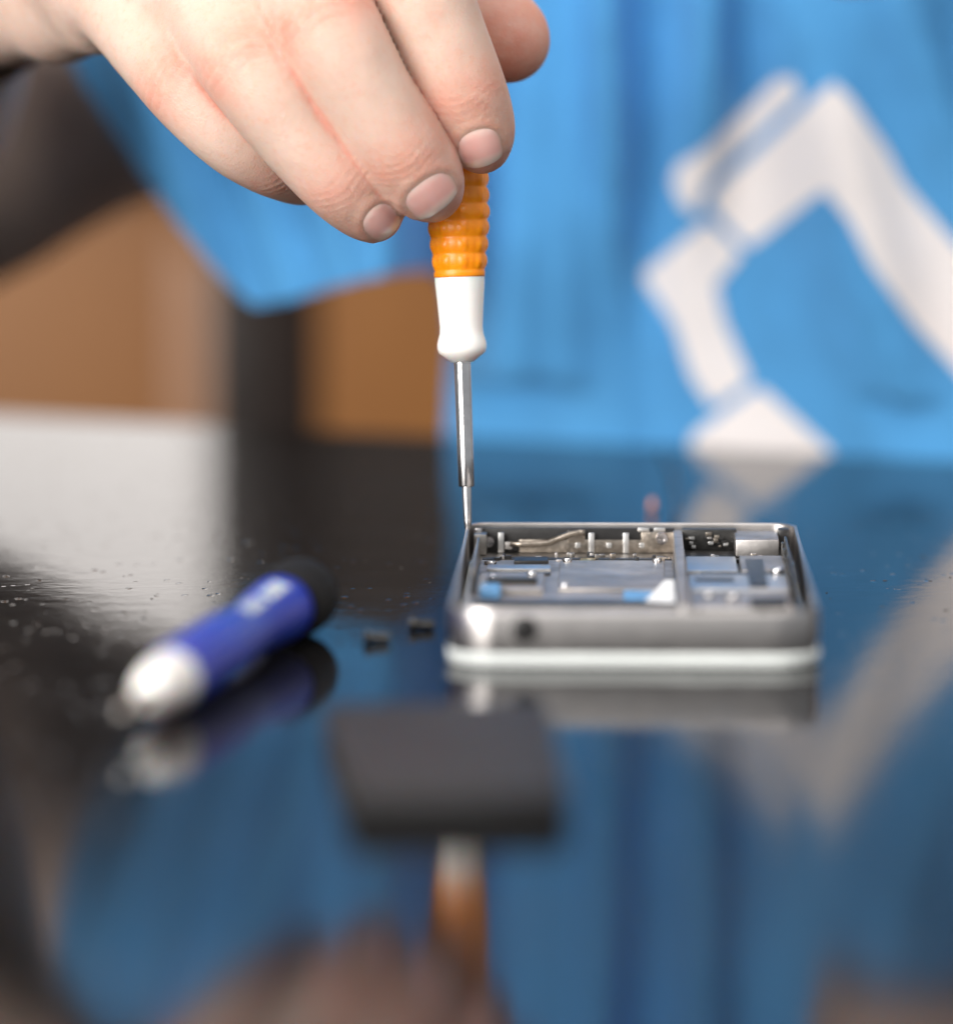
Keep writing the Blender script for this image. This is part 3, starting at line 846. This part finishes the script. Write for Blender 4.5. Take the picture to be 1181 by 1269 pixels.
# dark shirt: sleeve and trunk in one garment
bm = bmesh.new()
so = Vector(org)
def P3(u, v, d): return Pd(u, v, d) - so
sh = P3(640, -300, 1.345)
eb = Vector(elbow) - so
cuff = Vector(wrist + fdir * .075) - so
def sleeve(pts, rs, n=36):
    P = []; Rr = []
    for i in range(len(pts) - 1):
        for t in range(8):
            q_ = t / 8; P.append(pts[i].lerp(pts[i + 1], q_)); Rr.append(rs[i] + (rs[i + 1] - rs[i]) * q_)
    P.append(pts[-1]); Rr.append(rs[-1])
    Rr = [r * (1 + .012 * math.sin(i * 1.7) + .008 * math.sin(i * .8 + 1)) for i, r in enumerate(Rr)]
    tube(bm, P, Rr, n)
sleeve([cuff, cuff.lerp(eb, .5), eb + Vector((.0, -.004, .0)), eb.lerp(sh, .12), eb.lerp(sh, .5), sh], [.027, .036, .044, .046, .047, .050])
# trunk
tr = [(0.13, .105, .62), (.165, .12, .80), (.17, .125, 1.0), (.185, .125, 1.25), (.19, .11, 1.38), (.08, .07, 1.46)]
tc = Vector((.175, 0, 0))
rings = []
for (rx, ry, z) in tr:
    ring = []
    for k in range(48):
        a = 2 * PI * k / 48
        x = tc.x + rx * math.cos(a); y0 = edge_y(x) + .175
        ring.append(bm.verts.new(Vector((x, y0 + ry * math.sin(a), z - .74)) - so))
    rings.append(ring)
for i in range(len(rings) - 1):
    for k in range(48): bm.faces.new((rings[i][k], rings[i][(k + 1) % 48], rings[i + 1][(k + 1) % 48], rings[i + 1][k]))
bm.faces.new(rings[0][::-1]); bm.faces.new(rings[-1])
bmesh.ops.recalc_face_normals(bm, faces=bm.faces)
obj('shirt', bm, M_shirt, pe)

# ------------------------------------------------------------------ apron
AY = .010
def sm(x): x = max(0, min(1, x)); return x * x * (3 - 2 * x)
mmx = lambda u: (u - W / 2) * 1.29 / F          # metres from photo column at apron depth
def mz(v):  return Pd(590, v, 1.29).z
# folds: (column at v=0, column shift per 100 rows, half width px, amp mm, v fade start, v fade end)
FOLDS = [(752, 3, 32, 11, 120, 460), (872, 1, 30, 10, 60, 320), (610, 3, 70, 6, 400, 800), (1010, 20, 80, 6, 300, 700), (690, -3, 60, 5, 250, 600), (650, -4, 34, 5, 300, 700), (700, 2, 40, 4, 300, 700), (820, 6, 30, 3.5, 250, 560),
         (610, -2, 26, 4, 200, 600), (960, 30, 60, 4.0, 300, 700), (1130, 14, 55, 5, 100, 500), (1090, 45, 46, 3.5, 500, 800), (1210, 10, 40, 6, 300, 600),
         (330, 30, 36, 4.5, 330, 600), (230, 38, 30, 3.5, 300, 600), (470, 6, 30, 4, 300, 600), (150, 34, 40, 5, 200, 500)]
def apronY(x, z):
    u = W / 2 + x * F / 1.29
    x5 = (556 - W / 2) * 1.29 / F
    y = edge_y(max(x, x5)) + AY + max(0, z) * .06 - .045 * sm((566 - u) / 92)
    v = 634.5 - (z - mz(634.5)) * F / 1.29
    for (u0, sl, w, amp, v0, v1) in FOLDS:
        q_ = (u - (u0 + sl * v / 100)) / w
        if abs(q_) < 4:
            y += -amp * .0018 * math.exp(-q_ * q_) * (1 - .85 * sm((v - v0) / (v1 - v0)))
    y += .0012 * math.sin(u / 47 + v / 210) + .0010 * math.sin(u / 83 - v / 140 + 1)
    if z < .012 and x > x5 - .004: y = max(y, edge_y(x) + .004)
    return y
def on_apron(u, v, off=0.0):
    y = edge_y((u - W / 2) * 1.3 / F) + AY
    for _ in range(8):
        p = Py(u, v, y); y = apronY(p.x, p.z) - off
    return Py(u, v, y)
def gridpoly(poly, step):
    bm = bmesh.new()
    f = bm.faces.new([bm.verts.new((u, v, 0)) for u, v in poly])
    us = [p[0] for p in poly]; vs = [p[1] for p in poly]
    for a, lo, hi, no in ((0, min(us), max(us), (1, 0, 0)), (1, min(vs), max(vs), (0, 1, 0))):
        q_ = math.floor(lo / step) * step + step
        while q_ < hi:
            co = (q_ + .013, 0, 0) if a == 0 else (0, q_ + .017, 0)
            bmesh.ops.bisect_plane(bm, geom=bm.verts[:] + bm.edges[:] + bm.faces[:], plane_co=co, plane_no=no, dist=1e-4)
            q_ += step
    return bm
def smooth_poly(poly, n=6, r=.3):
    out = []
    m = len(poly)
    for i in range(m):
        p0, p1, p2 = (Vector(poly[(i + k) % m]) for k in (-1, 0, 1))
        a = p1.lerp(p0, r); b = p1.lerp(p2, r)
        for k in range(n + 1):
            t = k / n; out.append(tuple(a * (1 - t) ** 2 + p1 * 2 * t * (1 - t) + b * t * t))
    return out
ap = [(70, -620), (55, -60), (92, 85), (150, 175), (210, 262), (262, 330), (312, 380), (352, 375), (430, 352), (500, 337), (540, 334), (556, 360), (558, 420),
      (553, 548), (548, 800), (1400, 800), (1400, -620)]
bm = gridpoly(smooth_poly(ap, 3, .18), 9)
for v in bm.verts: v.co = on_apron(v.co.x, v.co.y) - so
bmesh.ops.recalc_face_normals(bm, faces=bm.faces)
apo = obj('apron', bm, M_apron, pe)
mo = apo.modifiers.new('thickness', 'SOLIDIFY'); mo.thickness = .0008; mo.offset = 0
# keep the cloth's front where it was computed
PR = [
 [(874, 247), (1031, 101), (1053, 121), (1099, 187), (1119, 227), (1181, 300), (1290, 415), (1290, 575), (1181, 454), (1134, 404), (1079, 328), (1053, 275), (1021, 235), (927, 308)],
 [(832, 225), (840, 204), (872, 186), (962, 97), (982, 96), (993, 118), (882, 217), (868, 243), (863, 266), (845, 256)],
 [(794, 341), (877, 272), (919, 313), (912, 323), (887, 353), (897, 399), (930, 472), (882, 504), (857, 469), (836, 404)],
 [(854, 542), (941, 478), (1033, 562), (1030, 640), (866, 640)],
]
bm = bmesh.new()
for pl in PR:
    b2 = gridpoly(smooth_poly(pl, 3, .12), 9)
    me = bpy.data.meshes.new('tmp'); b2.to_mesh(me); b2.free(); bm.from_mesh(me); bpy.data.meshes.remove(me)
for v in bm.verts: v.co = on_apron(v.co.x, v.co.y, .0009) - so
bmesh.ops.recalc_face_normals(bm, faces=bm.faces)
pro = obj('robot_arm_print', bm, M_print, apo)

# ------------------------------------------------------------------ light
w = bpy.data.worlds.new('World'); S.world = w; w.use_nodes = True
w.node_tree.nodes['Background'].inputs['Color'].default_value = (.92, .96, 1, 1)
w.node_tree.nodes['Background'].inputs['Strength'].default_value = .45
def area(name, loc, target, sx, sy, power, col):
    d = bpy.data.lights.new(name, 'AREA'); d.shape = 'RECTANGLE'; d.size = sx; d.size_y = sy; d.energy = power; d.color = col
    o = bpy.data.objects.new(name, d); COL.objects.link(o); o.location = loc
    o.rotation_euler = (Vector(target) - Vector(loc)).to_track_quat('-Z', 'Y').to_euler(); return o
area('window_light', (-.98, -1.0, .50), (0, .25, .05), 1.1, 1.0, 40, (1, .97, .93))
area('fill_light', (.6, -1.1, 1.5), (0, .25, .08), 1.2, 1.2, 16, (1, .95, .90))
area('ceiling_light', (.1, .1, 1.9), (0, .2, 0), 1.4, 1.4, 11, (1, .98, .95))

S.view_settings.view_transform = 'Standard'; S.view_settings.look = 'None'
S.view_settings.exposure = .17; S.view_settings.gamma = 1; S.view_settings.use_curve_mapping = False
